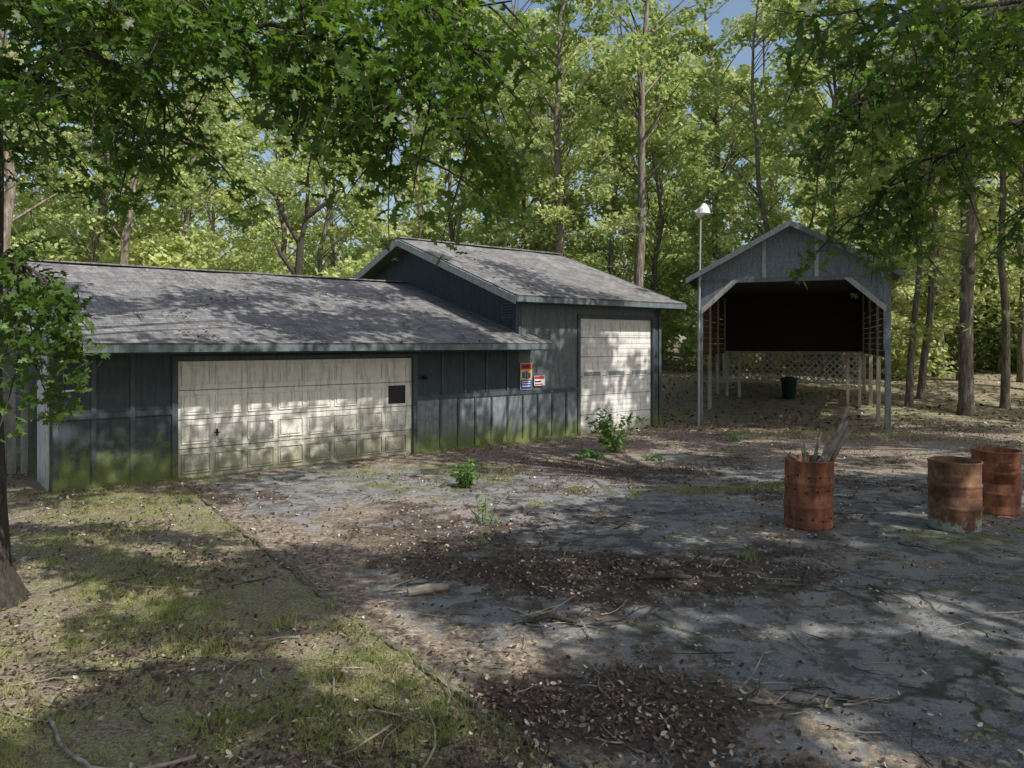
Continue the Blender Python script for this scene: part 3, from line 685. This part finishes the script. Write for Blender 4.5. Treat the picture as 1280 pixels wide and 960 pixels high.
for t_ in np.linspace(0,1,60): tuft(2.7+t_*2.4+U(-.1,.1),11.7+t_*1.0+U(-.12,.12),10,.06,.09)
for _ in range(130): tuft(U(5.8,10.5),U(18.2,20.2),12,.09,.12)
for _ in range(70): s_=U(4.9,9.7); p=GM@Vector((s_,-.1-U(0,.15),0)); tuft(p.x,p.y,6,.04,.09)
for (x,y) in [(1.0,11.9),(1.9,11.5),(.4,10.9),(-2.3,5.7),(-1.9,6.2),(-3.0,6.5),(4.6,6.4),(4.9,5.2),(2.6,8.2),(5.9,7.4)]: tuft(x,y,40,.06,.15)
grass_obj('grass',np.array(P),np.array(Hh),.003)

C=[];Sz=[]
while len(C)<36000:
    y=3.3+U(0,1)**1.5*19; x=U(-.75*y-1,.78*y+1); pl=GMi@Vector((x,y,0))
    if pl.y>-.02 and pl.x>S0 and pl.x<S1: continue
    if inside_drive(x,y):
        mk=masks(x,y); pr=.05+1.0*max(0,mk[2]-.33)+.25*max(0,mk[0]-.45)
    else: pr=.24+.6*mn.noise((x*.8,y*.8,4))
    if x>0 and y>18: pr=.4
    if R()>pr: continue
    C.append((x,y,h(x,y)+.008+U(0,.012))); Sz.append(U(.009,.028)*(1 if y<9 else 1.2))
b=MB(); b.leaves(np.array(C),np.array(Sz),LITTER,1.1,shape=[(1,0),(.3,.5),(-.5,.42),(-1,0),(-.5,-.42),(.3,-.5)],fold=.25)
b.obj('leaf_litter')
C=[]
for _ in range(8000):
    y=U(20,45); x=U(-2,.75*y); C.append((x,y,h(x,y)+.02))
b=MB(); b.leaves(np.array(C),np.random.uniform(.04,.08,len(C)),LITTER,1.2); b.obj('forest_floor_leaves')
b=MB(); C=[]
for _ in range(2500):
    y=3.4+U(0,1)**1.4*13; x=U(-.75*y,.75*y); C.append((x,y,h(x,y)+.008))
b.leaves(np.array(C),np.random.uniform(.006,.014,len(C)),CONC,1.5,shape=[(1,0),(.3,.8),(-.8,.6),(-.7,-.6),(.4,-.8)],fold=-.4); b.obj('pebbles')
b=MB()
for i in range(300):
    y=3.5+U(0,1)**1.3*14; x=U(-.72*y,.76*y); pl=GMi@Vector((x,y,0))
    if pl.y>-.2: continue
    a=U(0,6.28); L=U(.1,.6)*(1 if R()<.85 else 1.8); r=U(.002,.007)*(1+L*.5)
    p=wander((x,y,0),(math.cos(a),math.sin(a),0),L,5,.35)
    for q in p: q.z=h(q.x,q.y)+.008+r+U(0,.012)
    mt=STICK if R()<.6 else DBARK
    b.tube(p,[r*(1-.13*k) for k in range(6)],6,mt)
    if R()<.5:
        p2=wander(p[2],(math.cos(a+.7),math.sin(a+.7),0.05),L*.4,3,.2); b.tube(p2,[r*.6,r*.5,r*.4,r*.2],5,mt)
for cx,cy,n in [(.45,6.35,14),(1.9,5.0,18),(1.3,9.6,12),(-1.0,7.1,8),(2.1,7.9,12),(4.9,11.5,18),(0.1,11,8)]:
    for _ in range(n):
        a=U(-.9,1.3); L=U(.12,.45); x=cx+U(-.4,.4); y=cy+U(-.25,.25); p=wander((x,y,.02),(math.cos(a),math.sin(a),U(0,.1)),L,4,.35); r=U(.003,.008)
        for q in p: q.z=max(q.z,.015)
        b.tube(p,[r,r,r*.8,r*.6,r*.3],5,STICK if R()<.5 else DBARK)
b.obj('fallen_sticks')
b=MB(); p=[(-.98,7.0,.05),(-.8,7.08,.06),(-.62,7.18,.05)]; b.tube(p,[.035,.045,.03],9,STICK); b.obj('broken_log')
b=MB(); b.tube([(1.25,7.45,.04),(1.5,7.5,.05),(1.8,7.47,.04)],[.02,.035,.02],8,DBARK); b.tube([(.1,6.3,.03),(.32,6.38,.06),(.55,6.3,.03)],[.02,.03,.015],8,DBARK); b.obj('fallen_branch')
p=[]
for t_ in np.linspace(0,1,14): p.append((-2.95+1.15*t_,4.75-.65*math.sin(t_*2.2),0)) 
b=MB(); pp=[Vector((x+U(-.02,.02),y+U(-.02,.02),h(x,y)+.03)) for x,y,_ in p]; b.tube(pp,[.011]*14,7,STICK); b.obj('dry_vine')

# ------------------------------------------------------------------ light, sky, camera
el=math.radians(48); az=Vector((.72,-.56)).normalized(); S=Vector((az.x*math.cos(el),az.y*math.cos(el),math.sin(el)))
wd=bpy.data.worlds.new('World'); scene.world=wd; wd.use_nodes=True; nt=wd.node_tree
sk=nt.nodes.new('ShaderNodeTexSky'); sk.sky_type='NISHITA'; sk.sun_disc=False; sk.sun_elevation=el; sk.sun_rotation=math.atan2(az.x,az.y); sk.dust_density=3; sk.air_density=1.2
bg=nt.nodes['Background']; bg.inputs['Strength'].default_value=.15; nt.links.new(sk.outputs[0],bg.inputs[0])
l=bpy.data.lights.new('sun','SUN'); l.energy=5; l.angle=math.radians(.5); l.color=(1,.96,.89); lo=bpy.data.objects.new('sun',l); scene.collection.objects.link(lo)
lo.rotation_euler=S.to_track_quat('Z','Y').to_euler()
cam=bpy.data.cameras.new('camera'); co=bpy.data.objects.new('camera',cam); scene.collection.objects.link(co); co.location=(0,0,2.4); co.rotation_euler=(math.radians(90),0,0)
cam.sensor_width=36; cam.lens=26.16; cam.shift_y=-52/1280; cam.clip_end=1000; cam.clip_start=.05
scene.camera=co
